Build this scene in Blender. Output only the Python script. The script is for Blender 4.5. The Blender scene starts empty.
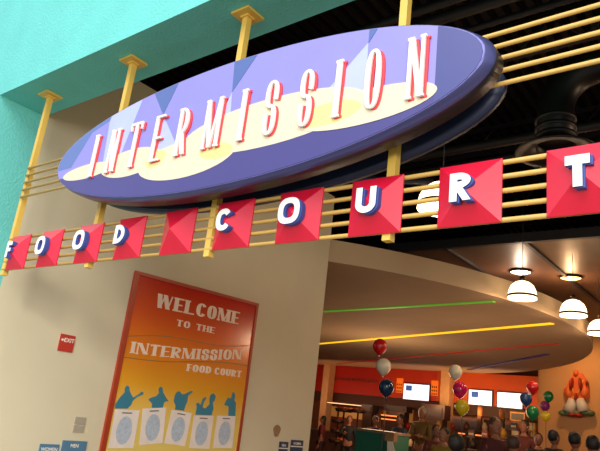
import bpy, bmesh, math, random
from mathutils import Vector, Matrix
random.seed(7)
PI = math.pi
EYE = 1.45
# ------------------------------------------------------------ camera
CR = [(0.7872, 0.6059, 0.1146), (-0.0928, 0.3002, -0.9493), (-0.6096, 0.7367, 0.2926)]
F = 618.17
cam_d = bpy.data.cameras.new('camera'); cam = bpy.data.objects.new('camera', cam_d)
bpy.context.scene.collection.objects.link(cam); bpy.context.scene.camera = cam
cam_d.sensor_width = 36; cam_d.lens = 36 * F / 600; cam_d.clip_end = 200; cam_d.clip_start = 0.05
r, d, f = [Vector(v).normalized() for v in CR]
d = (d - r * d.dot(r)).normalized(); f = r.cross(d)
M = Matrix.Identity(4)
for i in range(3):
    M[i][0] = r[i]; M[i][1] = -d[i]; M[i][2] = -f[i]
M[2][3] = EYE
cam.matrix_world = M

def at(px, py, Y):
    """point of the hall on the vertical plane at distance Y that is seen at (px, py)"""
    v = r * ((px - 300) / F) + d * ((py - 225.5) / F) + f
    v = v * (Y / v.y)
    return Vector((v.x, v.y, v.z + EYE))

# ------------------------------------------------------------ world, lights, exposure
sc = bpy.context.scene
sc.view_settings.view_transform = 'Standard'; sc.view_settings.look = 'None'
sc.view_settings.gamma = 1; sc.view_settings.exposure = 0.0
sc.view_settings.use_curve_mapping = False
w = bpy.data.worlds.new('atrium_daylight'); sc.world = w; w.use_nodes = True
bg = w.node_tree.nodes['Background']
bg.inputs[0].default_value = (0.86, 0.93, 1.0, 1); bg.inputs[1].default_value = 0.98

def area(name, loc, target, sx, sy, power, col):
    l = bpy.data.lights.new(name, 'AREA'); l.shape = 'RECTANGLE'; l.size = sx; l.size_y = sy
    l.energy = power; l.color = col
    o = bpy.data.objects.new(name, l); sc.collection.objects.link(o)
    o.location = loc; o.rotation_euler = (Vector(target) - Vector(loc)).to_track_quat('-Z', 'Y').to_euler()
    return o
def point(name, loc, power, col, rad=0.12):
    l = bpy.data.lights.new(name, 'POINT'); l.energy = power; l.color = col; l.shadow_soft_size = rad
    o = bpy.data.objects.new(name, l); sc.collection.objects.link(o); o.location = loc
    return o
def spot(name, loc, target, power, col, ang, blend=0.6, rad=0.08):
    l = bpy.data.lights.new(name, 'SPOT'); l.energy = power; l.color = col; l.spot_size = ang; l.spot_blend = blend; l.shadow_soft_size = rad
    o = bpy.data.objects.new(name, l); sc.collection.objects.link(o); o.location = loc
    o.rotation_euler = (Vector(target) - Vector(loc)).to_track_quat('-Z', 'Y').to_euler()
    return o
area('skylight_glow', (-0.5, -4.6, 9.4), (-2.6, 2.3, 2.6), 9, 5, 760, (1.0, 0.98, 0.95))
area('wall_fill_light', (4.0, -5.5, 3.4), (-5.3, 4.0, 1.6), 4, 3, 470, (1.0, 0.95, 0.84))  # added daylight fill for the beige side wall; no window stands here
spot('daylight_patch', (0.5, -3.5, 4.2), (-5.33, 2.7, 0.5), 1000, (1.0, 0.97, 0.78), math.radians(34), 1.0, 0.5)
WARM = (1.0, 0.66, 0.40)
area('kitchen_light', (-12.5, 20.5, 2.2), (-12.5, 23.2, 2.9), 9, 0.3, 50, (1.0, 0.5, 0.25))
area('servery_light', (-8.5, 21.0, 2.4), (-8.5, 23.2, 3.1), 4, 0.3, 30, (1.0, 0.55, 0.2))
spot('wall_washer', (-4.9, 18.6, 4.75), (-4.9, 20.4, 2.6), 190, (1.0, 0.58, 0.24), math.radians(110), 0.9)
point('hall_fill_a', (1.2, 7.5, 3.6), 110, WARM)  # unseen warm fill added for the hall, no lamp modelled
point('hall_fill_b', (0.6, 12.5, 3.2), 130, WARM)
point('hall_fill_c', (-8.5, 14.5, 1.9), 115, WARM, 0.6)  # added fill below the canopy and over the crowd, no lamp hangs here
point('hall_fill_d', (-5.0, 12.0, 1.7), 45, WARM, 0.6)

# ------------------------------------------------------------ materials
def lin(c):
    return tuple(((x / 255) / 12.92 if x / 255 <= 0.04045 else ((x / 255 + 0.055) / 1.055) ** 2.4) for x in c)
MATS = {}
def mat(name, col, rough=0.55, metal=0.0, em=0.0, emcol=None, var=0.06, scale=6, bump=0.0, bscale=40, alpha=1, coat=0.0, trans=0.0, spec=0.5):
    if name in MATS: return MATS[name]
    m = bpy.data.materials.new(name); m.use_nodes = True; nt = m.node_tree
    b = nt.nodes['Principled BSDF']; c = lin(col)
    tc = nt.nodes.new('ShaderNodeTexCoord'); nz = nt.nodes.new('ShaderNodeTexNoise')
    nz.inputs['Scale'].default_value = scale; nz.inputs['Detail'].default_value = 3
    nt.links.new(tc.outputs['Object'], nz.inputs['Vector'])
    rp = nt.nodes.new('ShaderNodeValToRGB')
    rp.color_ramp.elements[0].position = 0.3; rp.color_ramp.elements[1].position = 0.7
    rp.color_ramp.elements[0].color = (*[x * (1 - var) for x in c], 1)
    rp.color_ramp.elements[1].color = (*[min(1, x * (1 + var)) for x in c], 1)
    nt.links.new(nz.outputs['Fac'], rp.inputs['Fac']); nt.links.new(rp.outputs['Color'], b.inputs['Base Color'])
    b.inputs['Roughness'].default_value = rough; b.inputs['Metallic'].default_value = metal
    b.inputs['Coat Weight'].default_value = coat; b.inputs['Coat Roughness'].default_value = 0.12
    b.inputs['Transmission Weight'].default_value = trans; b.inputs['Specular IOR Level'].default_value = spec
    if em:
        b.inputs['Emission Color'].default_value = (*lin(emcol or col), 1); b.inputs['Emission Strength'].default_value = em
    if bump:
        n2 = nt.nodes.new('ShaderNodeTexNoise'); n2.inputs['Scale'].default_value = bscale; n2.inputs['Detail'].default_value = 4
        nt.links.new(tc.outputs['Object'], n2.inputs['Vector'])
        bp = nt.nodes.new('ShaderNodeBump'); bp.inputs['Strength'].default_value = bump; bp.inputs['Distance'].default_value = 0.012
        nt.links.new(n2.outputs['Fac'], bp.inputs['Height']); nt.links.new(bp.outputs['Normal'], b.inputs['Normal'])
    MATS[name] = m; return m
TEAL = mat('teal_stucco', (112, 214, 208), 0.8, bump=0.55, bscale=55, var=0.04, scale=3)
BEIGE = mat('beige_plaster', (220, 209, 180), 0.8, bump=0.1, bscale=60, var=0.03, scale=1.5)
YELLOW = mat('yellow_paint', (238, 196, 92), 0.45, var=0.04)
YELLOWD = mat('yellow_rail_paint', (222, 180, 96), 0.45, var=0.04)
RED = mat('red_tile_gloss', (226, 20, 58), 0.32, var=0.03, coat=0.5)
WHITE = mat('white_letter', (250, 248, 242), 0.4, var=0.01)
BLUE = mat('blue_letter_side', (62, 84, 160), 0.45, var=0.02)
REDL = mat('coral_letter_shadow', (232, 70, 78), 0.5, var=0.02)
LILAC = mat('lilac_paint', (146, 142, 222), 0.4, var=0.02)
PURP = mat('purple_paint', (74, 70, 138), 0.4, var=0.02)
PURPR = mat('deep_violet_paint', (72, 78, 144), 0.4, var=0.02)
STEELB = mat('steel_blue_paint', (98, 122, 188), 0.4, var=0.02)
BEAML = mat('pale_beam_paint', (184, 194, 238), 0.4, var=0.02)
BEAMD = mat('blue_beam_paint', (86, 110, 176), 0.4, var=0.02)
CREAM = mat('cream_paint', (236, 220, 192), 0.45, var=0.02)
CREAMY = mat('cream_yellow_paint', (240, 222, 150), 0.45, var=0.02)
RIM = mat('violet_rim_metal', (84, 84, 136), 0.28, metal=0.5, var=0.03)
RIMS = mat('rim_side_grey', (58, 56, 66), 0.35, metal=0.4, var=0.04)
BACKD = mat('backing_blue', (40, 48, 78), 0.4, metal=0.2)
BLACK = mat('black_ceiling_paint', (14, 12, 17), 0.85, var=0.2, spec=0.15)
DECK = mat('dark_metal_deck', (17, 15, 20), 0.6, var=0.15)
PIPE = mat('dark_pipe', (36, 33, 40), 0.5, var=0.1)
DUCT = mat('black_duct', (14, 13, 20), 0.45, metal=0.0, var=0.1)
BROWNC = mat('brown_ceiling_panel', (96, 70, 56), 0.45, var=0.12, scale=2)
DISC = mat('tan_plaster', (200, 172, 138), 0.8, bump=0.05, var=0.03, scale=2)

# ------------------------------------------------------------ mesh helper
COL = sc.collection
class MB:
    def __init__(s): s.bm = bmesh.new(); s.mats = []
    def mi(s, m):
        if m not in s.mats: s.mats.append(m)
        return s.mats.index(m)
    def face(s, vs, m, sm=False):
        try: f_ = s.bm.faces.new(vs)
        except ValueError: return None
        f_.material_index = s.mi(m); f_.smooth = sm; return f_
    def box(s, lo, hi, m):
        x0, y0, z0 = lo; x1, y1, z1 = hi
        v = [s.bm.verts.new(p) for p in [(x0,y0,z0),(x1,y0,z0),(x1,y1,z0),(x0,y1,z0),(x0,y0,z1),(x1,y0,z1),(x1,y1,z1),(x0,y1,z1)]]
        for q in [(0,3,2,1),(4,5,6,7),(0,1,5,4),(1,2,6,5),(2,3,7,6),(3,0,4,7)]: s.face([v[i] for i in q], m)
        return s
    def prism(s, pts, fr, d0, d1, m, mside=None):
        """polygon in a plane, fr(u,v,d) -> point; the face at d1 is the front"""
        a = [s.bm.verts.new(fr(u, v, d0)) for u, v in pts]; b = [s.bm.verts.new(fr(u, v, d1)) for u, v in pts]
        n = len(pts); fs = [s.face(a[::-1], mside or m), s.face(b, m)]
        for i in range(n): fs.append(s.face([a[i], a[(i+1)%n], b[(i+1)%n], b[i]], mside or m))
        return s
    def strip(s, A, B, fr, d0, d1, m, mside=None, closed=False):
        n = len(A); va = [[s.bm.verts.new(fr(u, v, dd)) for u, v in L] for L in (A, B) for dd in (d0, d1)]
        a0, a1, b0, b1 = va; rng = range(n) if closed else range(n - 1); ms = mside or m
        for i in rng:
            j = (i + 1) % n
            s.face([a1[i], a1[j], b1[j], b1[i]], m); s.face([a0[i], b0[i], b0[j], a0[j]], ms)
            s.face([a0[i], a0[j], a1[j], a1[i]], ms); s.face([b0[i], b1[i], b1[j], b0[j]], ms)
        if not closed:
            for i in (0, n - 1): s.face([a0[i], a1[i], b1[i], b0[i]], ms)
        return s
    def tube(s, pts, rad, m, seg=10, cap=True):
        pts = [Vector(p) for p in pts]; rings = []
        rads = rad if isinstance(rad, (list, tuple)) else [rad] * len(pts)
        prev = None
        for i, p in enumerate(pts):
            t = (pts[min(i+1, len(pts)-1)] - pts[max(i-1, 0)]).normalized()
            if prev is None:
                prev = t.orthogonal().normalized()
            n = (prev - t * prev.dot(t)).normalized(); prev = n; b = t.cross(n)
            rings.append([s.bm.verts.new(p + (n * math.cos(2*PI*k/seg) + b * math.sin(2*PI*k/seg)) * rads[i]) for k in range(seg)])
        for i in range(len(rings) - 1):
            for k in range(seg): s.face([rings[i][k], rings[i][(k+1)%seg], rings[i+1][(k+1)%seg], rings[i+1][k]], m, True)
        if cap: s.face(rings[0][::-1], m); s.face(rings[-1], m)
        return s
    def lathe(s, prof, c, m, seg=24, mats=None):
        c = Vector(c); rings = []
        for rr, z in prof:
            if rr < 1e-5: rings.append([s.bm.verts.new(c + Vector((0, 0, z)))])
            else: rings.append([s.bm.verts.new(c + Vector((rr*math.cos(2*PI*k/seg), rr*math.sin(2*PI*k/seg), z))) for k in range(seg)])
        for i in range(len(rings) - 1):
            A, B = rings[i], rings[i+1]; mm = mats[i] if mats else m
            for k in range(seg):
                j = (k+1) % seg
                if len(A) == 1 and len(B) == 1: continue
                if len(A) == 1: s.face([A[0], B[j], B[k]], mm, True)
                elif len(B) == 1: s.face([A[k], A[j], B[0]], mm, True)
                else: s.face([A[k], A[j], B[j], B[k]], mm, True)
        return s
    def ball(s, c, rx, ry, rz, m, seg=16, rot=None):
        mt = Matrix.Translation(Vector(c)) @ (rot or Matrix.Identity(4)) @ Matrix.Diagonal((rx, ry, rz, 1))
        g = bmesh.ops.create_uvsphere(s.bm, u_segments=seg, v_segments=max(6, seg*2//3), radius=1, matrix=mt)
        k = s.mi(m)
        for v in g['verts']:
            for f_ in v.link_faces: f_.material_index = k; f_.smooth = True
        return s
    def build(s, name, parent=None, loc=None, recalc=True):
        if recalc: bmesh.ops.recalc_face_normals(s.bm, faces=s.bm.faces)
        me = bpy.data.meshes.new(name)
        if loc is not None: bmesh.ops.translate(s.bm, verts=s.bm.verts, vec=-Vector(loc))
        s.bm.to_mesh(me); s.bm.free()
        for m in s.mats: me.materials.append(m)
        o = bpy.data.objects.new(name, me); COL.objects.link(o)
        if loc is not None: o.location = loc
        if parent is not None:
            o.parent = parent
            base = Vector((0, 0, 0)); p = parent
            while p is not None: base += p.location; p = p.parent
            o.location = (Vector(loc) if loc is not None else Vector((0, 0, 0))) - base
        return o
def tag(o, label=None, cat=None, group=None, kind=None):
    if label: o['label'] = label
    if cat: o['category'] = cat
    if group: o['group'] = group
    if kind: o['kind'] = kind
    return o
def thing(name, label, cat, loc=(0, 0, 0), group=None):
    o = bpy.data.objects.new(name, None); COL.objects.link(o); o.location = loc; o.empty_display_size = 0.1
    return tag(o, label, cat, group)
def part(name, mb, parent, label=None):
    """geometry given in world coordinates; hangs under its parent"""
    o = mb.build(name, parent)
    if label: o['label'] = label
    return o
def struct(name, mb):
    return tag(mb.build(name), kind='structure')
def copy_tree(o, parent=None):
    c = o.copy(); COL.objects.link(c); c.parent = parent
    for ch in [x for x in bpy.data.objects if x.parent == o]: copy_tree(ch, c)
    return c

# frames: sign plane (u along the sign, v up, d towards the viewer) and side wall (u into the hall)
def front(Y): return lambda u, v, dd: Vector((u, Y - dd, v))
WX = -5.334
def side(u, v, dd): return Vector((WX + dd, u, v))

# ------------------------------------------------------------ glyphs
def ring_pts(cx, cy, rx, ry, a0, a1, n, p=2.0):
    out = []
    for i in range(n + 1):
        a = math.radians(a0 + (a1 - a0) * i / n); c_, s_ = math.cos(a), math.sin(a)
        out.append((cx + rx * math.copysign(abs(c_) ** (2 / p), c_), cy + ry * math.copysign(abs(s_) ** (2 / p), s_)))
    return out
def glyph(ch, w, h, tv, th, serif=0.0):
    """list of ('poly', pts) / ('strip', A, B, closed); box from (-w/2, 0) to (w/2, h)"""
    L = -w / 2; R = w / 2; out = []
    def rect(x0, y0, x1, y1): out.append(('poly', [(x0, y0), (x1, y0), (x1, y1), (x0, y1)]))
    def stem(x, y0=0, y1=h, t=tv):
        rect(x - t/2, y0, x + t/2, y1)
        if serif:
            if y0 == 0: rect(x - t/2 - serif, 0, x + t/2 + serif, th)
            if y1 == h: rect(x - t/2 - serif, h - th, x + t/2 + serif, h)
    def diag(x0, y0, x1, y1, t): out.append(('poly', [(x0 - t/2, y0), (x0 + t/2, y0), (x1 + t/2, y1), (x1 - t/2, y1)]))
    def arc(cx, cy, rx, ry, a0, a1, n=14, p=2.0, t1=None, t2=None):
        t1 = tv if t1 is None else t1; t2 = th if t2 is None else t2
        out.append(('strip', ring_pts(cx, cy, rx, ry, a0, a1, n, p), ring_pts(cx, cy, rx - t1, ry - t2, a0, a1, n, p), abs(a1 - a0) >= 360))
    l = L + tv/2; r_ = R - tv/2; sp = 2.6
    if ch == 'I': stem(0)
    elif ch == 'N': stem(L + th*0.7, t=th*1.3); stem(R - th*0.7, t=th*1.3); diag(L + tv*0.6, h, R - tv*0.6, 0, tv)
    elif ch == 'T':
        stem(0); rect(L, h - th*1.3, R, h)
        if serif: rect(L, h*0.82, L + th, h); rect(R - th, h*0.82, R, h)
    elif ch == 'E': stem(l); rect(L, h - th, R, h); rect(L, 0, R, th); rect(L, h*0.5 - th/2, R - w*0.12, h*0.5 + th/2)
    elif ch == 'F': stem(l); rect(L, h - th, R, h); rect(L, h*0.48 - th/2, R - w*0.1, h*0.48 + th/2)
    elif ch == 'L': stem(l); rect(L, 0, R, th)
    elif ch == 'H': stem(l); stem(r_); rect(L, h*0.5 - th/2, R, h*0.5 + th/2)
    elif ch == 'R':
        stem(l); arc(L + w*0.35, h*0.72, w*0.62, h*0.28, -90, 90)
        rect(L, h - th, L + w*0.36, h); rect(L, h*0.44, L + w*0.36, h*0.44 + th); diag(L + w*0.42, h*0.47, R - tv*0.45, 0, tv)
    elif ch == 'D': stem(l); arc(L + w*0.3, h/2, w*0.7, h/2, -90, 90, 18); rect(L, h - th, L + w*0.31, h); rect(L, 0, L + w*0.31, th)
    elif ch == 'M': stem(L + th*0.7, t=th*1.3); stem(R - tv/2); diag(L + tv*0.5, h, 0, h*0.0, tv*0.9); diag(R - tv*0.6, h, 0, 0, th)
    elif ch == 'W':
        q = w / 4; diag(L + tv/2, h, L + q, 0, tv); diag(0, h, L + q, 0, th); diag(0, h, q, 0, tv); diag(R - th/2, h, q, 0, th)
    elif ch == 'O': arc(0, h/2, w/2, h/2, 0, 360, 32, sp)
    elif ch == 'C': arc(w*0.03, h/2, w*0.53, h/2, 34, 326, 26, 2.3)
    elif ch == 'U': stem(l, h*0.35); stem(r_, h*0.35, t=tv); arc(0, h*0.36, w/2, h*0.36, 180, 360, 16)
    elif ch == 'S': arc(0, h*0.74, w/2, h*0.26 , -25, 270, 18, 2.4); arc(0, h*0.26 + 0, w/2, h*0.26 + th*0.5, 90, -205, 18, 2.4)
    elif ch == 'X': diag(l, h, r_, 0, tv); diag(r_, h, l, 0, th*1.2)
    return out
def put_glyph(mb, ch, cx, cy, w, h, tv, th, fr, d0, d1, m, mside=None, serif=0.0, slope=0.0, lean=0.0):
    X = lambda p: (cx + p[0] + lean * p[1], cy + p[1] + slope * p[0])
    for gi, g in enumerate(glyph(ch, w, h, tv, th, serif)):
        d1 = d1 + 0.00025; d0 = d0 - 0.0001
        if g[0] == 'poly':
            mx = sum(p[0] for p in g[1])/4; my = sum(p[1] for p in g[1])/4; e = 0.00035*(gi + 1)
            q4 = [(p[0] + (e if p[0] < mx else -e), p[1] + (e if p[1] < my else -e)) for p in g[1]]
            mb.prism([X(p) for p in q4], fr, d0, d1, m, mside)
        else: mb.strip([X(p) for p in g[1]], [X(p) for p in g[2]], fr, d0, d1, m, mside, g[3])

# ============================================================ SETTING
mb = MB()   # outer portal: lintel and left pier, turquoise stucco
mb.box((-16, 2.08, 2.4 + EYE), (9, 2.52, 8.5), TEAL)
mb.box((-16, 2.08, -0.02), (WX, 2.52, 2.4 + EYE), TEAL)
mb.box((4.2, 2.08, -0.02), (9, 2.52, 2.4 + EYE), TEAL)
struct('wall_front', mb)
mb = MB(); mb.box((WX - 0.28, 2.52, 0), (WX, 7.2, 3.26 + EYE), BEIGE); struct('wall_left', mb)
FLO = mat('tan_floor_tile', (136, 128, 112), 0.5, var=0.08, scale=2)
FLI = mat('brown_floor_tile', (120, 84, 58), 0.4, var=0.12, scale=2)
mb = MB(); mb.box((-40, -40, -0.1), (40, 2.08, 0), FLO); mb.box((-20, 2.52, -0.1), (9, 25, 0), FLI); struct('floor', mb)
TOP = 7.1
mb = MB(); mb.box((-20, 2.5, TOP), (9, 25, TOP + 0.1), BLACK)
x = -19.8
while x < 8.8:
    mb.box((x, 2.55, TOP - 0.05), (x + 0.09, 24.5, TOP), DECK); x += 0.2
struct('ceiling', mb)
mb = MB(); mb.box((8.8, 2.5, 0), (9, 25, TOP), BLACK); mb.box((-20.2, 2.5, 0), (-20, 25, TOP), BLACK); struct('wall_right', mb)
KW = mat('kitchen_wall_tan', (130, 74, 46), 0.6, var=0.08)
mb = MB(); mb.box((-20, 23.0, 0), (9, 23.2, TOP), KW); struct('wall_back', mb)
OW = mat('orange_beige_plaster', (206, 150, 96), 0.75, var=0.04, scale=1)
mb = MB(); mb.box((-6.43, 20.4, 0), (4, 20.6, 4.9), OW); struct('wall_side', mb)
REDB = mat('red_band_paint', (178, 26, 10), 0.5, var=0.08, scale=1)
ORB = mat('orange_band_lit_paint', (208, 82, 22), 0.5, var=0.06, scale=1)  # warm light on the band is partly put into this orange
RORB = mat('red_orange_band_lit_paint', (196, 52, 16), 0.5, var=0.08, scale=1)  # middle step of the lit colour, between red and orange
BRN = mat('dark_brown_header', (70, 36, 22), 0.6)
mb = MB(); mb.box((-19.9, 22.5, 2.58), (-13.2, 23, 3.71), REDB); struct('trim_1', mb)
mb = MB(); mb.box((-13.2, 22.5, 2.58), (-10.9, 23, 3.71), RORB); struct('trim_2', mb)
mb = MB(); mb.box((-10.9, 22.5, 2.58), (-6.45, 23, 3.71), ORB); struct('trim_3', mb)
mb = MB(); mb.box((-19.9, 22.62, 2.2), (-6.45, 23, 2.58), BRN); struct('trim_4', mb)
HDZ = 2.25 + EYE
COLM = mat('cream_column_paint', (214, 168, 118), 0.6)
for i, (pa_, pb2, py_) in enumerate([(324, 330, 366), (441, 450, 374)]):
    xa, xb, zt_c = at(pa_, py_, 22.05).x, at(pb2, py_, 22.05).x, HDZ
    t = MB(); t.box((xa, 22.05, 0), (xb, 22.48, zt_c), COLM); t.box((xa - 0.04, 22.01, 0), (xb + 0.04, 22.48, 0.16), COLM)
    struct('wall_column_%s' % ('left', 'right')[i], t)

# joists under the dark roof deck
def joist(x0, x1, y, z, group, lb):
    t = MB(); t.box((x0, y - 0.04, z), (x1, y + 0.04, z + 0.06), PIPE); t.box((x0, y - 0.04, z + 0.5), (x1, y + 0.04, z + 0.56), PIPE)
    n = int((x1 - x0) / 0.45); s_ = (x1 - x0) / n
    for k in range(n):
        a, b = (z + 0.05, z + 0.51) if k % 2 == 0 else (z + 0.51, z + 0.05)
        t.tube([(x0 + k*s_, y, a), (x0 + (k+1)*s_, y, b)], 0.018, PIPE, 6)
    return tag(t.build('roof_joist'), 'dark open-web steel joist under the black roof deck, ' + lb, 'joist', group)
for y, lb in ((4.6, 'nearest one, just behind the oval sign'), (7.4, 'second from the front'), (10.2, 'third from the front'), (13.0, 'fourth from the front'), (15.8, 'farthest one')): joist(-19.9, 8.7, y, TOP - 0.62, 'steel joists under the roof', lb)

# ============================================================ OVAL SIGN
UC, VC = -2.446, 1.490 + EYE
sign = thing('oval_sign', 'large purple oval sign reading INTERMISSION, hung on yellow posts below the turquoise soffit', 'sign', (UC, 2.2, VC))
NSEG = 96
def ell(a, b, n=NSEG): return [(a * math.cos(2*PI*k/n), b * math.sin(2*PI*k/n)) for k in range(n)]
FA, FB = 1.572, 0.381
def W(p): return (UC + p[0], VC + p[1])
def shift_art(poly): return [(p[0] + 0.010, p[1]) for p in poly]
def loft(mb, rings, mats, cap0, cap1):
    R_ = [[mb.bm.verts.new((UC + u, y, VC + v)) for u, v in ell(a, b)] for a, b, y in rings]
    for i in range(len(R_) - 1):
        for k in range(NSEG):
            j = (k + 1) % NSEG; mb.face([R_[i][k], R_[i][j], R_[i+1][j], R_[i+1][k]], mats[i], True)
    mb.face(R_[0], cap0); mb.face(R_[-1][::-1], cap1)
mb = MB()
loft(mb, [(FA, FB, 2.085), (FA + 0.006, FB + 0.003, 2.087), (1.602, 0.394, 2.13), (1.605, 0.396, 2.135), (1.605, 0.396, 2.215)], [RIM, RIM, RIM, RIMS], LILAC, RIMS)
def clip(poly):
    E = ell(FA - 0.004, FB - 0.003, 64); out = poly
    for i in range(len(E)):
        a, b = E[i], E[(i + 1) % len(E)]; ex, ey = b[0]-a[0], b[1]-a[1]; inp = out; out = []
        if not inp: break
        s_ = lambda p: ex * (p[1] - a[1]) - ey * (p[0] - a[0])
        for k in range(len(inp)):
            p, q = inp[k], inp[(k + 1) % len(inp)]; sp_, sq = s_(p), s_(q)
            if sp_ >= 0: out.append(p)
            if (sp_ >= 0) != (sq >= 0):
                t = sp_ / (sp_ - sq); out.append((p[0] + t*(q[0]-p[0]), p[1] + t*(q[1]-p[1])))
    return out
fr = front(2.085); lay = [0]
def art(poly, m):
    lay[0] += 1; p = clip(shift_art(poly))
    if len(p) > 2: mb.prism([W(q) for q in p], fr, 0.0, 0.0004 * lay[0], m)
art([(-1.7, -0.033), (-1.408, -0.033), (-1.238, 0.202), (-1.05, 0.255), (-1.05, 0.6), (-1.7, 0.6)], STEELB)
art([(-1.05, 0.25), (-0.99, 0.42), (-0.70, 0.42), (-0.86, -0.1), (-1.02, -0.1)], BEAML)
art([(-0.66, 0.42), (-0.36, 0.42), (-0.477, 0.17)], BEAMD)
art([(-0.477, 0.17), (-0.27, -0.10), (-0.56, -0.10)], BEAML)
art([(0.085, 0.42), (0.30, 0.42), (0.109, 0.18)], BEAMD)
art([(0.109, 0.18), (0.13, 0.0), (0.03, -0.02)], BEAML)
art([(0.992, 0.42), (1.13, 0.42), (0.994, 0.216)], BEAMD)
art([(0.994, 0.217), (1.005, -0.06), (0.74, -0.02)], BEAML)
art([(1.352, 0.5), (1.352, -0.5), (1.7, -0.5), (1.7, 0.5)], PURPR)
art([(-1.7, -0.105), (-1.0, -0.10), (-0.5, -0.13), (0.2, -0.1), (0.75, -0.1), (1.352, -0.125), (1.352, -0.5), (-1.7, -0.5)], PURP)
def oval(cx, cy, a, b, m, rot=0.0, n=40):
    c_, s_ = math.cos(rot), math.sin(rot)
    return art([(cx + a*math.cos(2*PI*k/n)*c_ - b*math.sin(2*PI*k/n)*s_, cy + a*math.cos(2*PI*k/n)*s_ + b*math.sin(2*PI*k/n)*c_) for k in range(n)], m)
oval(-1.19, -0.095, 0.285, 0.052, CREAM)
oval(-0.72, -0.11, 0.30, 0.092, CREAM)
oval(0.39, -0.075, 0.62, 0.137, CREAM)
oval(-0.20, -0.175, 0.41, 0.118, CREAM)
oval(0.06, -0.172, 0.13, 0.05, CREAMY, -0.1)
oval(-0.46, -0.13, 0.09, 0.05, CREAMY, 0.2)
oval(0.98, -0.125, 0.385, 0.088, CREAM)
oval(0.80, -0.115, 0.19, 0.058, CREAMY, 0.0)
face = part('oval_panel', mb, sign, 'lilac and purple oval face with cream clouds and search beams')
LH = 0.306; LB = -0.151
for ch, u, wd in [('I', -1.113, 0.05), ('N', -0.905, 0.085), ('T', -0.685, 0.115), ('E', -0.457, 0.082), ('R', -0.232, 0.085), ('M', 0.016, 0.125),
                  ('I', 0.244, 0.05), ('S', 0.444, 0.082), ('S', 0.672, 0.08), ('I', 0.861, 0.05), ('O', 1.055, 0.082), ('N', 1.272, 0.082)]:
    u += 0.003; tv = 0.027 if ch not in 'NM' else 0.024
    if ch == 'I': tv = 0.030
    if ch in 'OS': tv = 0.026
    b = MB(); put_glyph(b, ch, UC + u, VC + LB, wd, LH, tv, 0.015, fr, 0.012, 0.023, WHITE, serif=0.006 if ch not in 'EO' else 0)
    part('letter', b, face, 'white raised letter %s' % ch)
    b = MB(); put_glyph(b, ch, UC + u + 0.0125, VC + LB - 0.006, wd, LH, tv, 0.015, fr, 0.0, 0.0085, REDL, serif=0.006 if ch not in 'EO' else 0)
    part('letter_shadow', b, face, 'coral red shadow of letter %s' % ch)
mb = MB(); loft(mb, [(1.50, 0.375, 2.335), (1.56, 0.395, 2.35), (1.56, 0.395, 2.385)], [BACKD, BACKD], BACKD, BACKD)
part('backing_panel', mb, sign, 'dark blue rear oval panel')
for k in range(5):
    z = 1.4395 + k * 0.0635 + EYE
    b = MB(); b.tube([(-4.87, 2.275, z), (-1.5, 2.275, z), (0.62, 2.275, z)], 0.0105, YELLOWD, 10)
    part('rail', b, sign)

# ============================================================ YELLOW POSTS
which = ['leftmost, beside the turquoise pier', 'second from left, behind the left half of the oval', 'third from left, between the blank tile and the C tile', 'rightmost, above the tile with the letter U']
for k, X in enumerate([-4.88, -3.72, -2.55, -1.39]):
    t = thing('support_post', 'square yellow post, %s' % which[k], 'post', (X, 2.30, 2.4 + EYE), 'yellow posts holding the signs')
    b = MB(); b.box((X - 0.021, 2.288, 0.79 + EYE), (X + 0.021, 2.33, 2.385 + EYE), YELLOW)
    part('post_shaft', b, t)
    b = MB(); b.box((X - 0.075, 2.232, 2.383 + EYE), (X + 0.075, 2.382, 2.399 + EYE), YELLOW)
    b.box((X - 0.032, 2.277, 2.37 + EYE), (X + 0.032, 2.341, 2.384 + EYE), YELLOW)
    part('mounting_plate', b, t)

# ============================================================ FOOD COURT TILES
fc = thing('tile_sign', 'row of yellow rails with ten red pyramid tiles spelling FOOD COURT under the oval sign', 'sign', (UC, 2.27, 0.95 + EYE))
for k in range(5):
    z = 0.833 + k * 0.0625 + EYE
    b = MB(); b.tube([(-4.90, 2.297, z), (-1.5, 2.297, z), (0.62, 2.297, z)], 0.0108, YELLOWD, 10)
    part('rail', b, fc)
TL = [('F', -4.68, 0.08), ('O', -4.225, 0.125), ('O', -3.735, 0.13), ('D', -3.28, 0.105), (None, -2.815, 0), ('C', -2.36, 0.105), ('O', -1.90, 0.138), ('U', -1.452, 0.108), ('R', -1.0, 0.094), ('T', -0.55, 0.088)]
for ch, X, wd in TL:
    b = MB(); h = 0.1375; zc = 0.957 + EYE; Y0, Y1, YA = 2.285, 2.278, 2.212
    q = [(X-h, zc-h), (X+h, zc-h), (X+h, zc+h), (X-h, zc+h)]
    v0 = [b.bm.verts.new((x_, Y0, z_)) for x_, z_ in q]; v1 = [b.bm.verts.new((x_, Y1, z_)) for x_, z_ in q]; ap = b.bm.verts.new((X, YA, zc))
    b.face(v0[::-1], RED)
    for k in range(4):
        j = (k+1) % 4; b.face([v0[k], v0[j], v1[j], v1[k]], RED); b.face([v1[k], v1[j], ap], RED)
    tl = part('pyramid_tile', b, fc, 'red pyramid tile with letter %s' % ch if ch else 'red pyramid tile without a letter')
    if ch:
        b = MB(); hh = 0.125 if ch != 'O' else 0.138; zz = 0.962 + EYE - hh/2
        fq = front(2.203); XL = X - 0.007
        put_glyph(b, ch, XL, zz, wd, hh, 0.034, 0.030, fq, -0.020, 0.0, WHITE, BLUE)
        put_glyph(b, ch, XL + 0.008, zz - 0.004, wd, hh, 0.034, 0.030, fq, -0.036, -0.008, BLUE, BLUE)
        part('letter', b, tl, 'white letter %s with blue sides' % ch)

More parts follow.
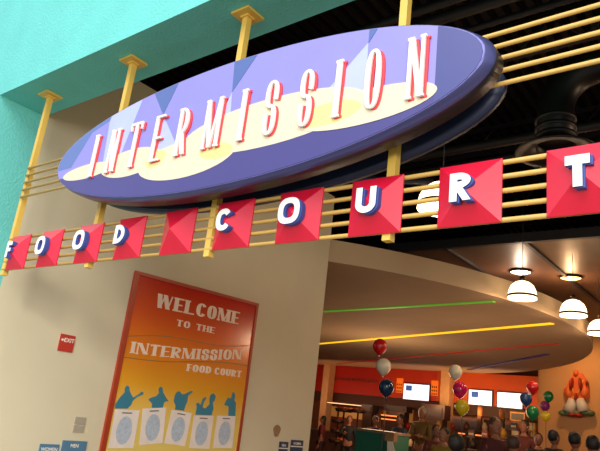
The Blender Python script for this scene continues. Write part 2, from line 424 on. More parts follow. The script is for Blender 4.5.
# ============================================================ POSTER ON THE SIDE WALL
def gradient_mat():
    m = bpy.data.materials.new('sunset_print'); m.use_nodes = True; nt = m.node_tree; b = nt.nodes['Principled BSDF']
    tc = nt.nodes.new('ShaderNodeTexCoord'); sx = nt.nodes.new('ShaderNodeSeparateXYZ'); mr = nt.nodes.new('ShaderNodeMapRange'); rp = nt.nodes.new('ShaderNodeValToRGB')
    nt.links.new(tc.outputs['Object'], sx.inputs[0]); nt.links.new(sx.outputs['Z'], mr.inputs['Value'])
    mr.inputs['From Min'].default_value = 0.75; mr.inputs['From Max'].default_value = 2.72
    cr = rp.color_ramp; cols = [(0.0, (236, 214, 120)), (0.25, (240, 206, 110)), (0.42, (238, 170, 48)), (0.60, (236, 134, 40)), (0.78, (222, 92, 40)), (1.0, (186, 30, 26))]
    cr.elements[0].position = 0; cr.elements[0].color = (*lin(cols[0][1]), 1); cr.elements[1].position = 1; cr.elements[1].color = (*lin(cols[-1][1]), 1)
    for p_, c_ in cols[1:-1]:
        e = cr.elements.new(p_); e.color = (*lin(c_), 1)
    nt.links.new(mr.outputs[0], rp.inputs[0]); nt.links.new(rp.outputs[0], b.inputs['Base Color'])
    b.inputs['Roughness'].default_value = 0.16
    return m
PRINT = gradient_mat()
PFRAME = mat('brick_red_frame', (174, 62, 34), 0.4)
DE = EYE - 1.6
y0, y1 = 3.845, 5.785; zt0, zt1 = 2.842 + DE, 2.90 + DE; zb = 0.72
ZT = zt0
poster = thing('wall_poster', 'tall orange welcome poster with blue musicians, mounted on the beige side wall', 'poster', (WX, (y0+y1)/2, ZT))
def zt(y): return zt0 + (zt1 - zt0) * (y - y0) / (y1 - y0)
b = MB(); b.prism([(y0 + 0.03, zb), (y1 - 0.03, zb), (y1 - 0.03, zt(y1) - 0.03), (y0 + 0.03, zt(y0) - 0.03)], side, 0.0, 0.018, PRINT)
board = part('poster_board', b, poster)
b = MB(); t_ = 0.055
for q in ([(y0, zb), (y0 + t_, zb), (y0 + t_, zt(y0) - 0.034), (y0, zt(y0) - 0.035)], [(y1 - t_*0.7, zb), (y1, zb), (y1, zt(y1) - 0.035), (y1 - t_*0.7, zt(y1) - 0.036)],
          [(y0, zt(y0) - 0.035), (y1, zt(y1) - 0.035), (y1, zt(y1)), (y0, zt(y0))], [(y0, zb - 0.05), (y1, zb - 0.05), (y1, zb), (y0, zb)]):
    b.prism(q, side, 0.0, 0.03, PFRAME)
part('poster_frame', b, poster, 'brick red frame')
PTXT = mat('cream_print', (246, 224, 204), 0.45)
PBLUE = mat('teal_blue_print', (58, 132, 158), 0.4)
def line_text(txt, ya, yb, za, zb_, h, tv, name, sag=0.0, hs=1.0):
    wts = {'I': 0.5, 'W': 1.45, 'M': 1.35, ' ': 0.7, 'N': 1.05, 'E': 0.9, 'S': 0.85, 'F': 0.85}
    tot = sum(wts.get(c, 1.0) for c in txt); s_ = (yb - ya) / tot; y = ya; b = MB()
    for k, c in enumerate(txt):
        wd = wts.get(c, 1.0) * s_; yc = y + wd/2; fq = (yc - ya) / (yb - ya)
        if c != ' ':
            put_glyph(b, c, yc, za + (zb_ - za)*fq + sag * math.sin(PI*fq), wd*0.86 if c != 'I' else wd*0.8, h*(1 + (hs - 1)*fq), tv, tv*0.3, side, 0.0175, 0.0195, PTXT, serif=tv*0.22, slope=(zb_-za)/(yb-ya))
        y += wd
    part(name, b, board)
line_text('WELCOME', 4.17, 5.49, 2.525 + DE, 2.575 + DE, 0.152, 0.062, 'heading_text')
line_text('TO THE', 4.50, 5.11, 2.385 + DE, 2.40 + DE, 0.072, 0.032, 'small_text')
line_text('INTERMISSION', 3.96, 5.61, 2.01 + DE, 2.175 + DE, 0.118, 0.047, 'title_text', -0.03)
line_text('FOOD', 4.76, 5.15, 1.93 + DE, 1.945 + DE, 0.078, 0.035, 'subtitle_text')
line_text('COURT', 5.19, 5.66, 1.946 + DE, 1.962 + DE, 0.078, 0.033, 'subtitle_text')
WAVE = mat('olive_line_print', (150, 110, 60), 0.5)
b = MB()
for za, zb_ in ((2.163, 2.36), (1.955, 2.11)):
    for off in (0.0,):
        A = []; B_ = []
        for k in range(25):
            q = k/24; y = 3.9 + (5.74 - 3.9)*q; z = za + (zb_ - za)*q + 0.03*math.sin(q*2*PI)*(1 if za > 2 else -0.6) + DE + off
            A.append((y, z)); B_.append((y, z + 0.009))
        b.strip(A, B_, side, 0.0175, 0.019, WAVE)
part('wavy_lines', b, board)
def onwall(px, py):
    v = r * ((px - 300) / F) + d * ((py - 225.5) / F) + f; v = v * (WX / v.x); return (v.y, v.z + EYE)
SIL = [((100, 385), [(92,160),(95,130),(130,80),(160,50),(162,20),(175,3),(192,10),(195,40),(205,60),(218,85),(260,60),(275,45),(292,50),(285,65),(250,80),(218,105),(205,135),(180,160)], 'guitar player'),
       ((100, 385), [(345,155),(348,125),(322,100),(335,88),(375,75),(395,55),(392,25),(405,10),(420,18),(423,50),(440,80),(462,112),(445,110),(430,120),(420,155)], 'standing player'),
       ((170, 385), [(25,168),(30,140),(18,110),(25,70),(40,45),(58,40),(72,62),(90,62),(140,38),(150,45),(115,75),(112,110),(98,140),(88,175)], 'trumpet player'),
       ((170, 385), [(165,202),(175,150),(170,125),(185,118),(200,135),(215,95),(235,80),(240,90),(222,120),(215,150),(232,160),(262,130),(262,90),(270,65),(290,55),(305,75),(298,105),(285,120),(290,160),(275,206)], 'saxophone player'),
       ((170, 385), [(390,212),(392,145),(362,135),(375,105),(388,85),(402,88),(405,95),(412,80),(418,50),(432,48),(438,75),(432,105),(443,120),(438,214)], 'clarinet player')]
for org, pts, nm in SIL:
    b = MB(); b.prism([onwall(org[0] + x_/6.83, org[1] + y_/6.83) for x_, y_ in pts], side, 0.0175, 0.0195, PBLUE)
    part('musician_figure', b, board, 'blue silhouette of a %s' % nm)
CARD = mat('white_sheet_paper', (240, 228, 222), 0.6); OV = mat('pale_blue_oval_print', (186, 198, 216), 0.6, var=0.14, scale=40); HD = mat('grey_print_heading', (120, 110, 120), 0.6)
cards = [[(113.9,409.2),(138.4,410.2),(132,447.7),(107,448)], [(141.4,408.4),(164.9,407.3),(161.2,442.8),(138,445)], [(170.5,409.5),(190.5,413),(183.7,446),(163,443)],
         [(192.7,415.3),(212.5,415.7),(208,448.7),(187.9,447.7)], [(216,415.5),(234.4,416),(230.8,448),(211.7,447.7)]]
cl = ['leftmost of five, under the guitar player', 'second of five from the left', 'middle one of five, hanging slightly turned', 'fourth of five from the left, under the saxophone player', 'rightmost of five']
for q, lb in zip(cards, cl):
    P = [onwall(*p) for p in q]; c = (sum(p[0] for p in P)/4, sum(p[1] for p in P)/4)
    t = thing('menu_sheet', 'white menu sheet on the poster, ' + lb, 'sheet', (WX + 0.019, c[0], c[1]), 'printed sheets pinned on the welcome poster')
    b = MB(); b.prism(P, side, 0.0200, 0.0215, CARD); part('paper', b, t)
    ux = ((P[1][0]+P[2][0]-P[0][0]-P[3][0])/4, (P[1][1]+P[2][1]-P[0][1]-P[3][1])/4); uy = ((P[0][0]+P[1][0]-P[2][0]-P[3][0])/4, (P[0][1]+P[1][1]-P[2][1]-P[3][1])/4)
    b = MB(); E = [(c[0] + ux[0]*0.62*math.cos(a) + uy[0]*(0.74*math.sin(a) - 0.08), c[1] + ux[1]*0.62*math.cos(a) + uy[1]*(0.74*math.sin(a) - 0.08)) for a in [2*PI*k/28 for k in range(28)]]
    b.prism(E, side, 0.0214, 0.0220, OV); part('oval_print', b, t)
    b = MB(); g = lambda a_, b_: (c[0] + ux[0]*a_ + uy[0]*b_, c[1] + ux[1]*a_ + uy[1]*b_)
    b.prism([g(-0.4, 0.80), g(0.4, 0.80), g(0.4, 0.87), g(-0.4, 0.87)], side, 0.0214, 0.0222, HD); part('heading_print', b, t)
# small signs on the wall
def font_text(txt, yc, zc, size, m, parent, dd, stretch=1.0, xs=1.0):
    cu = bpy.data.curves.new('lettering', 'FONT'); cu.body = txt; cu.size = size; cu.align_x = 'CENTER'; cu.align_y = 'CENTER'; cu.extrude = 0.0006; cu.offset = size*0.02
    o = bpy.data.objects.new('tmp', cu); COL.objects.link(o); bpy.context.view_layer.update()
    me = bpy.data.meshes.new_from_object(o.evaluated_get(bpy.context.evaluated_depsgraph_get())); bpy.data.objects.remove(o)
    for v in me.vertices:
        x_, y_, z_ = v.co; v.co = (z_ + WX + dd, yc + x_*xs, zc + y_)
    me.materials.clear(); me.materials.append(m)
    o = bpy.data.objects.new('lettering', me); COL.objects.link(o); o.parent = parent
    o.location = -parent.location; return o
EXR = mat('exit_sign_red', (190, 52, 40), 0.4); SW = mat('sign_white', (240, 235, 225), 0.5)
t = thing('exit_sign', 'small square red exit sign on the beige wall left of the poster', 'sign', (WX, 3.255, 1.99 + DE))
b = MB(); b.box((WX, 3.18, 1.918 + DE), (WX + 0.012, 3.332, 2.072 + DE), EXR); part('sign_plate', b, t)
font_text('EXIT', 3.275, 2.02 + DE, 0.052, SW, t, 0.0125)
b = MB(); b.prism([(3.188, 2.02 + DE), (3.208, 2.036 + DE), (3.208, 2.026 + DE), (3.224, 2.026 + DE), (3.224, 2.014 + DE), (3.208, 2.014 + DE), (3.208, 2.004 + DE)], side, 0.0119, 0.0130, SW); part('arrow', b, t)
PB = mat('slate_blue_plaque', (86, 128, 160), 0.45); PD = mat('navy_plaque', (52, 66, 96), 0.45)
for (ya, yb, zt_, m, tx, lb) in [(3.221, 3.411, 1.103, PB, 'WOMEN', 'smaller light blue plaque low on the beige wall, left of the larger one'), (3.438, 3.694, 1.142, PB, 'MEN', 'larger light blue plaque on the beige wall just left of the poster'),
                             (6.557, 6.735, 1.258, PD, 'MEN', 'smaller navy plaque on the wall right of the poster'), (6.793, 7.055, 1.29, PD, 'WOMEN', 'larger navy plaque at the right end of the beige wall')]:
    zt_ += DE; t = thing('wall_plaque', lb, 'plaque', (WX, (ya+yb)/2, zt_), 'blue wall plaques')
    b = MB(); hgt = 0.2; b.box((WX, ya, zt_ - hgt), (WX + 0.01, yb, zt_), m); part('plaque_plate', b, t)
    font_text(tx, (ya+yb)/2, zt_ - 0.045, 0.042, SW, t, 0.0105)
    if m is PD:
        b = MB(); b.box((WX, ya, zt_ - 0.088), (WX + 0.012, yb, zt_ - 0.074), SW); part('white_stripe', b, t)
GP = mat('grey_plate', (176, 166, 150), 0.5)
b = MB()
b.box((WX, 3.518, 1.288 + DE), (WX + 0.008, 3.63, 1.354 + DE), GP); b.box((WX, 3.518, 1.218 + DE), (WX + 0.008, 3.63, 1.280 + DE), GP)
tag(b.build('switch_plate'), 'pale grey double plate on the beige wall above the light blue plaques', 'plate')
ST = mat('brown_stain', (160, 122, 84), 0.8, var=0.2, scale=20)
b = MB(); b.prism([(6.478 + 0.07*math.cos(a)*(1+0.15*math.sin(3*a)), 1.385 + DE + 0.075*math.sin(a)) for a in [2*PI*k/20 for k in range(20)]], side, 0.0, 0.002, ST)
tag(b.build('wall_patch'), 'faint brown oval patch on the beige wall right of the poster', 'patch')

# ============================================================ SUSPENDED CEILING DISC
HD_ = 2.25 + EYE
disc = thing('ceiling_disc', 'huge pale oval ceiling canopy with coloured light strips over the food court', 'ceiling canopy', (-8, 12, HD_))
cx, cy = -12.32, 14.22; A_, B2 = 9.9, 8.5; e1 = (0.597, -0.802); e2 = (0.802, 0.597)
pts = []
for k in range(140):
    a = 2*PI*k/140; pts.append((cx + A_*math.cos(a)*e1[0] + B2*math.sin(a)*e2[0], cy + A_*math.cos(a)*e1[1] + B2*math.sin(a)*e2[1]))
def clip_half(P, fn):
    out = []
    for k in range(len(P)):
        p, q = P[k], P[(k+1) % len(P)]; a, c = fn(p), fn(q)
        if a >= 0: out.append(p)
        if (a >= 0) != (c >= 0): t = a/(a-c); out.append((p[0]+t*(q[0]-p[0]), p[1]+t*(q[1]-p[1])))
    return out
pts = clip_half(pts, lambda p: p[1] - 7.22); pts = clip_half(pts, lambda p: 22.48 - p[1]); pts = clip_half(pts, lambda p: p[0] + 19.7)
b = MB(); b.prism(pts, lambda u, v, dd: Vector((u, v, HD_ + dd)), 0, 0.34, DISC); part('canopy', b, disc)
for nm, p, q, wd, col, em in [('green', (-9.5, 11.15), (-3.95, 10.2), 0.085, (96, 170, 40), 0.45), ('yellow', (-14.0, 16.9), (-3.6, 12.25), 0.11, (255, 205, 30), 1.0),
                              ('red', (-15.0, 21.6), (-4.22, 14.75), 0.10, (190, 44, 28), 0.22), ('blue', (-9.13, 21.3), (-5.0, 16.6), 0.13, (44, 36, 100), 0.10)]:
    m = mat(nm + '_strip_light', col, 0.5, em=em, emcol=col)
    p = Vector((*p, 0)); q = Vector((*q, 0)); n = Vector((-(q-p).y, (q-p).x, 0)).normalized()*wd/2
    b = MB(); b.prism([(p+n).xy[:], (p-n).xy[:], (q-n).xy[:], (q+n).xy[:]], lambda u, v, dd: Vector((u, v, HD_ - dd)), 0.0, 0.02, m)
    part('light_strip', b, disc, '%s glowing strip' % nm)
# brown ceiling raft to the right of the disc
raft = thing('ceiling_raft', 'dark brown panelled ceiling raft above the pendant lamps', 'ceiling raft', (-1.5, 14, 3.3 + EYE))
b = MB(); z = 3.35 + EYE
b.box((-6.2, 10.4, z), (7.5, 20.3, z + 0.06), BROWNC); part('raft_panel', b, raft)
for X in (-5.0, -3.5, -2.0, -0.5, 1.0, 2.5):
    b = MB(); b.box((X - 0.035, 10.35, z - 0.05), (X + 0.035, 20.3, z), PIPE); part('raft_rib', b, raft)
b = MB(); b.box((-6.2, 10.3, z - 0.05), (7.5, 10.4, z + 0.12), PIPE); part('raft_edge', b, raft)

# ============================================================ PENDANT LAMPS
SHADE = mat('glowing_glass_shade', (255, 236, 205), 0.35, em=3.2, emcol=(255, 226, 180)); RING = mat('dark_lamp_ring', (60, 42, 34), 0.4, metal=0.5)
CORD = mat('lamp_cord', (40, 34, 34), 0.6)
pl = ['under the whiter ceiling glow, in front of the canopy rim', 'second to the right, by the canopy end', 'cut by the right edge of the photo', 'nearest one, behind the yellow rails left of the R']
for k, (X, Y, rad) in enumerate([(-3.36, 9.85, 0.225), (-2.97, 11.32, 0.225), (-2.97, 13.19, 0.225), (-2.74, 5.56, 0.25)]):
    zc = 2.33 + EYE
    t = thing('pendant_lamp', 'glowing white dome pendant lamp, ' + pl[k], 'lamp', (X, Y, zc), 'dome pendant lamps')
    prof = [(rad, -0.13), (rad*0.99, -0.06), (rad*0.93, 0.01), (rad*0.78, 0.085), (rad*0.5, 0.14), (rad*0.2, 0.165), (0.02, 0.17), (0.02, 0.155), (rad*0.75, 0.06), (rad*0.92, -0.06), (rad*0.96, -0.13), (rad, -0.13)]
    b = MB(); b.lathe(prof, (X, Y, zc), SHADE, 28); part('lamp_shade', b, t)
    b = MB(); b.lathe([(rad*1.02, -0.105), (rad*1.05, -0.09), (rad*1.02, -0.07), (rad*0.985, -0.07), (rad*0.985, -0.105), (rad*1.02, -0.105)], (X, Y, zc), RING, 28); part('shade_ring', b, t)
    b = MB(); top = (3.35 if Y > 10.5 else TOP - EYE - 0.66) + EYE - 0.0; b.tube([(X, Y, zc + 0.16), (X, Y, top)], 0.006, CORD, 8); part('cord', b, t)
    b = MB(); b.lathe([(0.0, 0.25), (0.035, 0.25), (0.05, 0.16), (0.0, 0.16)], (X, Y, zc), RING, 12); part('lamp_cap', b, t)
    b = MB(); b.ball((X, Y, zc + 0.03), 0.05, 0.05, 0.06, mat('bulb_glow', (255, 230, 190), 0.4, em=8, emcol=(255, 220, 170))); part('bulb', b, t)
    point('pendant_light', (X, Y, zc - 0.18), 26, WARM, 0.1)
for k, (X, Y) in enumerate([(-4.25, 12.35), (-3.45, 13.0)]):  # glowing discs added for the light the pendants throw up on the raft
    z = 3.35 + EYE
    t = thing('pendant_glow', 'bright disc added as pendant glow on the brown ceiling raft, %s' % ('the left one, whiter' if k == 0 else 'the right one, more orange'), 'glow disc', (X, Y, z), 'added pendant glow on the ceiling raft')
    b = MB(); b.lathe([(0.20, -0.05), (0.22, -0.05), (0.22, 0.0), (0.20, 0.0), (0.20, -0.05)], (X, Y, z), RING, 20); part('glow_rim', b, t)
    m = mat('glow_disc_white', (255, 240, 225), 0.4, em=9, emcol=(255, 235, 215)) if k == 0 else mat('glow_disc_amber', (255, 200, 120), 0.4, em=6, emcol=(255, 190, 110))
    b = MB(); b.lathe([(0, -0.07), (0.12, -0.06), (0.20, -0.03), (0.2, -0.02), (0, -0.02)], (X, Y, z), m, 20); part('lens', b, t)  # emissive disc drawing the lamp glow, not a fitting
    point('pendant_glow_fill', (X, Y, z - 0.28), 30, (1.0, 0.75, 0.55) if k == 0 else (1.0, 0.6, 0.3), 0.05)  # added point light spreading that glow over the raft

# ============================================================ DUCT, PIPES
duct = thing('air_duct', 'fat black air duct with an elbow and ribbed collar above the letter T tile', 'duct', (-1.7, 6.0, 5.0))
P0 = Vector((-1.72, 6.0, 4.2))
b = MB(); path = [(-1.72, 6, 4.42), (-1.72, 6, 4.75)]
for k in range(9):
    a = k/8*PI/2; path.append((-1.72 + 0.42*(1-math.cos(a)), 6, 4.78 + 0.42*math.sin(a)))
path += [(-0.9, 6, 5.2), (0.6, 6, 5.2), (4.0, 6, 5.2)]
b.tube(path, 0.185, DUCT, 20); part('duct_pipe', b, duct)
for z in (4.47, 4.56, 4.66):
    b = MB(); b.lathe([(0.185, -0.018), (0.203, -0.018), (0.203, 0.018), (0.185, 0.018)], (-1.72, 6, z), PIPE, 20); part('duct_collar', b, duct)
b = MB(); b.lathe([(0.19, 0.12), (0.24, 0.06), (0.36, 0.01), (0.40, -0.02), (0.39, -0.03), (0.33, -0.01), (0.2, 0.03), (0.18, 0.12)], (-1.72, 6, 4.32), DUCT, 28); part('diffuser_bell', b, duct)
for k, (Y, z, rr, lb) in enumerate([(5.0, 5.75, 0.05, 'nearest one, over the right end of the oval'), (5.35, 5.85, 0.07, 'thicker one, second from the front'), (5.75, 5.9, 0.04, 'thin one behind the thicker pipe'),
                            (7.6, 5.35, 0.07, 'low one behind the duct'), (8.0, 5.3, 0.045, 'farthest one, thin, beside the low pipe')]):
    b = MB(); b.tube([(-12, Y, z), (-2, Y, z), (8, Y, z)], rr, PIPE, 12)
    tag(b.build('ceiling_pipe'), 'dark horizontal pipe under the black roof, ' + lb, 'pipe', 'pipes under the roof')
b = MB(); b.tube([(-5.2, 6.5, 4.75), (-3.9, 7.6, 4.9)], 0.06, mat('blue_grey_brace', (52, 64, 92), 0.5), 4)
tag(b.build('steel_brace'), 'blue-grey slanting steel brace beyond the fourth yellow post', 'brace')

# ============================================================ SCREENS AND BAND DETAILS
SCR = mat('screen_glow', (235, 240, 255), 0.3, em=1.15, emcol=(240, 243, 255)); SB = mat('screen_bezel', (40, 30, 34), 0.4); SBL = mat('screen_picture_blue', (60, 110, 190), 0.3, em=0.35, emcol=(60, 110, 200))
SGR = mat('screen_text_grey', (200, 205, 225), 0.3, em=0.7, emcol=(190, 196, 226))
sl = ['left one, between red balloons and the cream column', 'middle one, just right of the magenta balloon', 'right one, beside the blue balloon']
for k, (pa_, pb2, pt_, pbm) in enumerate([(404, 428.5, 383.5, 401), (469, 491.5, 389.5, 406), (497.5, 522, 392, 409)]):
    A1 = at(pa_, pt_, 22.41); A2 = at(pb2, pbm, 22.41); xa, xb, zb_, za = A1.x, A2.x, A1.z, A2.z
    t = thing('menu_screen', 'bright white menu screen, ' + sl[k], 'screen', ((xa+xb)/2, 22.45, (za+zb_)/2), 'menu screens')
    b = MB(); b.box((xa - 0.03, 22.42, za - 0.03), (xb + 0.03, 22.5, zb_ + 0.03), SB); part('bezel', b, t)
    b = MB(); b.box((xa, 22.41, za), (xb, 22.421, zb_), SCR); dsp = part('display', b, t)
    if k < 2:
        b = MB(); b.box((xa + 0.1, 22.404, zb_ - 0.26), (xa + 0.36, 22.411, zb_ - 0.06), SBL); part('picture', b, t, 'small blue picture')
    b = MB()
    for q in range(5): b.box((xb - 0.30, 22.404, za + 0.10 + q*0.08), (xb - 0.10, 22.411, za + 0.125 + q*0.08), SGR)
    part('text_lines', b, t)
OL = mat('orange_lit_menu', (236, 120, 30), 0.4, em=0.5, emcol=(240, 110, 20)); DG = mat('menu_grid_brown', (96, 40, 16), 0.5)
for xa, lb in ((at(395.5, 386, 22.4).x, 'left'), (at(430.5, 386, 22.4).x, 'right')):
    t = thing('lit_board', 'small orange lit board with dark grid, %s of the left menu screen' % lb, 'menu board', (xa + 0.2, 22.48, 3.0), 'orange menu panels')
    b = MB(); b.box((xa, 22.46, 2.78), (xa + 0.28, 22.5, 3.34), OL); 
    for q in range(3):
        for s_ in range(3): b.box((xa + 0.03 + s_*0.085, 22.452, 2.80 + q*0.13), (xa + 0.075 + s_*0.085, 22.461, 2.87 + q*0.13), DG)
    part('board', b, t)
# blurred lettering plate on the red band
b = MB(); xx = -16.0
while xx < -13.6:
    wq = random.uniform(0.08, 0.2); b.box((xx, 22.47, 3.10), (xx + wq, 22.5, 3.22), mat('dull_band_lettering', (128, 44, 26), 0.5)); xx += wq + 0.05
tag(b.build('band_lettering'), 'row of dull unlit raised marks along the red band', 'lettering')

# ============================================================ RELIEF FIGURE ON THE ORANGE WALL
O1 = mat('relief_orange', (226, 104, 40), 0.5); O2 = mat('relief_deep_red', (160, 40, 24), 0.5); O3 = mat('relief_white', (206, 196, 190), 0.5); O4 = mat('relief_green', (96, 110, 74), 0.6); O5 = mat('relief_yellow', (240, 180, 80), 0.5)
c = at(576, 396, 20.2); s_ = 20.2 * 0.001
rel = thing('wall_relief', 'colourful orange, white and green relief figure hanging on the orange-beige wall', 'wall decoration', (c.x, 20.4, c.z))
K = 1/ (600/23.3)  # metres per photo pixel at the wall, about
def rp(px, py): p = at(px, py, 20.2); return p
def blob(mb, px, py, rx, rz, ry, m, rot=0.0):
    p = rp(px, py); mb.ball((p.x, 20.4 - ry, p.z), rx, ry, rz, m, 16, Matrix.Rotation(rot, 4, 'Y'))
b = MB()
P = [(576,371),(571,375),(567,383),(563,391),(565,398),(572,400),(582,400),(588,397),(588,390),(586,380),(581,373)]
b.prism([(rp(*q).x, rp(*q).z) for q in P], front(20.4), 0.0, 0.14, O1)
blob(b, 568, 392, 0.12, 0.18, 0.12, O1); blob(b, 584, 392, 0.12, 0.18, 0.12, O1); blob(b, 575.5, 373, 0.08, 0.10, 0.12, O1); blob(b, 564.5, 389, 0.05, 0.05, 0.08, O1)
bd = part('orange_body', b, rel)
b = MB()
for q in (571.5, 580.5): blob(b, q, 384, 0.055, 0.19, 0.18, O2, 0.12 if q < 575 else -0.12)
blob(b, 576, 397, 0.05, 0.12, 0.17, O2); blob(b, 586.5, 383, 0.04, 0.08, 0.14, O2)
part('red_panels', b, rel)
b = MB()
for a_, c_ in (((570, 379), (574, 396)), ((583, 380), (577, 396)), ((574, 396), (572, 400))):
    p, q = rp(*a_), rp(*c_); b.tube([(p.x, 20.22, p.z), (q.x, 20.22, q.z)], 0.02, O5, 8)
part('straps', b, rel)
b = MB()
for sx, tx in ((572.5, 568.5), (579, 583.5)):
    p, m_, q = rp(sx, 399), rp((sx + tx)/2, 405), rp(tx, 412); b.tube([(p.x, 20.26, p.z), (m_.x, 20.25, m_.z), (q.x, 20.24, q.z)], [0.12, 0.15, 0.19], O3, 14)
part('white_trousers', b, rel)
b = MB()
for q, w_ in ((562.5, 0.13), (567, 0.15), (576, 0.14), (585, 0.15), (590, 0.13)): blob(b, q, 413, w_, 0.09, 0.15, O4)
part('green_base', b, rel)
b = MB(); blob(b, 573, 415, 0.12, 0.07, 0.2, O2); blob(b, 579, 415.5, 0.12, 0.07, 0.2, O2); part('red_shoes', b, rel)

# ============================================================ BALLOONS
BAL = {'red': (205, 16, 24), 'white': (226, 214, 190), 'navy': (18, 52, 84), 'magenta': (196, 20, 92), 'yellow': (214, 186, 30), 'blue': (30, 66, 120), 'green': (14, 128, 66), 'purple': (120, 30, 110), 'darkgreen': (14, 110, 60)}
def balloon(px, py, Y, diam, colr, label, group):
    c = at(px, py, Y); R_ = diam/2
    m = mat('%s_balloon_rubber' % colr, BAL[colr], 0.14, var=0.03, coat=0.6)
    t = thing('balloon', label, 'balloon', (c.x, c.y, c.z - R_*1.2), group)
    prof = [(0, R_*1.08), (R_*0.35, R_*1.02), (R_*0.66, R_*0.84), (R_*0.88, R_*0.54), (R_*0.985, R_*0.2), (R_*0.985, -R_*0.1), (R_*0.86, -R_*0.46), (R_*0.62, -R_*0.8), (R_*0.34, -R_*1.06), (R_*0.12, -R_*1.2), (0.0, -R_*1.22)]
    b = MB(); b.lathe(prof, c, m, 24); part('balloon_skin', b, t)
    b = MB(); b.lathe([(0.0, -R_*1.20), (R_*0.07, -R_*1.21), (R_*0.15, -R_*1.32), (0.0, -R_*1.30)], c, m, 10); part('knot', b, t)
    return c
def ribbon(pts, label):
    b = MB(); b.tube(pts, 0.006, mat('dark_ribbon', (60, 40, 50), 0.5), 6); tag(b.build('balloon_ribbon'), label, 'ribbon', 'ribbons of the balloon bunches')
g = 'balloons of the left bunch'
c1 = balloon(380, 346.5, 8.80, 0.235, 'red', 'red balloon at the top of the left bunch', g); balloon(383.5, 366.5, 8.72, 0.245, 'white', 'cream white balloon in the middle of the left bunch', g); c3 = balloon(386.5, 387.5, 8.62, 0.24, 'navy', 'dark navy balloon at the bottom of the left bunch', g)
ribbon([(c3.x, c3.y + 0.02, c3.z - 0.155), (c3.x - 0.04, c3.y + 0.05, 1.1), (c3.x - 0.05, c3.y + 0.05, 0.0)], 'dark ribbon hanging under the navy balloon of the left bunch')
g = 'balloons of the middle bunch'
balloon(455.5, 372, 9.9, 0.225, 'white', 'cream white balloon at the top of the middle bunch', g); balloon(460, 389.5, 9.95, 0.24, 'magenta', 'magenta balloon left of the middle menu screen', g); c6 = balloon(462, 407, 9.75, 0.225, 'yellow', 'bright yellow balloon at the bottom of the middle bunch', g)
ribbon([(c6.x, c6.y + 0.02, c6.z - 0.148), (c6.x, c6.y + 0.04, 1.0), (c6.x + 0.03, c6.y + 0.04, 0.0)], 'dark ribbon hanging under the yellow balloon of the middle bunch')
g = 'balloons of the right bunch'
balloon(532.5, 387.5, 11.3, 0.21, 'red', 'red balloon at the top of the right bunch', g); balloon(526, 399, 11.0, 0.21, 'blue', 'dark blue balloon beside the right menu screen', g); c9 = balloon(532.5, 412.5, 10.8, 0.21, 'green', 'green balloon at the bottom of the right bunch', g)
ribbon([(c9.x, c9.y + 0.02, c9.z - 0.138), (c9.x, c9.y + 0.04, 1.0), (c9.x + 0.02, c9.y + 0.04, 0.0)], 'dark ribbon hanging under the green balloon of the right bunch')
g = 'small balloons far right'
balloon(548.5, 396.5, 15.6, 0.235, 'darkgreen', 'small green balloon at the top of the far right bunch', g); balloon(545, 406, 15.5, 0.22, 'purple', 'small purple balloon in the far right bunch', g); c12 = balloon(545.5, 416, 15.2, 0.215, 'yellow', 'small yellow balloon at the bottom of the far right bunch', g)
ribbon([(c12.x, c12.y + 0.02, c12.z - 0.14), (c12.x, c12.y + 0.04, 1.0), (c12.x, c12.y + 0.04, 0.0)], 'dark ribbon hanging under the small far right balloons')

# ============================================================ SERVERY
CT = mat('counter_top_steel', (150, 120, 96), 0.3, metal=0.4); CF = mat('counter_front_brown', (124, 70, 40), 0.5); CG = mat('counter_front_green', (26, 96, 74), 0.5)
def counter(name, label, x0, x1, y0, y1, h, mf):
    t = thing(name, label, 'counter', ((x0+x1)/2, y0, 0))
    b = MB(); b.box((x0 + 0.03, y0 + 0.03, 0.0), (x1 - 0.03, y1, h - 0.05), mf)
    n = max(1, int((x1-x0)/0.9)); st = (x1-x0-0.1)/n
    for k in range(n): b.box((x0 + 0.08 + k*st, y0 + 0.015, 0.12), (x0 + 0.02 + (k+1)*st, y0 + 0.03, h - 0.12), mf)
    part('counter_body', b, t)
    b = MB(); b.box((x0, y0, h - 0.05), (x1, y1, h), CT); part('counter_top', b, t); return t
counter('serving_counter', 'long brown serving counter in front of the kitchen wall', -15.9, -11.0, 20.2, 21.0, 1.05, CF)
counter('serving_counter', 'brown serving counter below the middle and right menu screens', -10.3, -6.6, 20.2, 21.0, 1.05, CF)
pg = at(372, 447, 11.0)
counter('cashier_counter', 'green-fronted counter under the left balloon bunch', pg.x - 0.45, pg.x + 0.5, 11.0, 11.6, 1.36, CG)
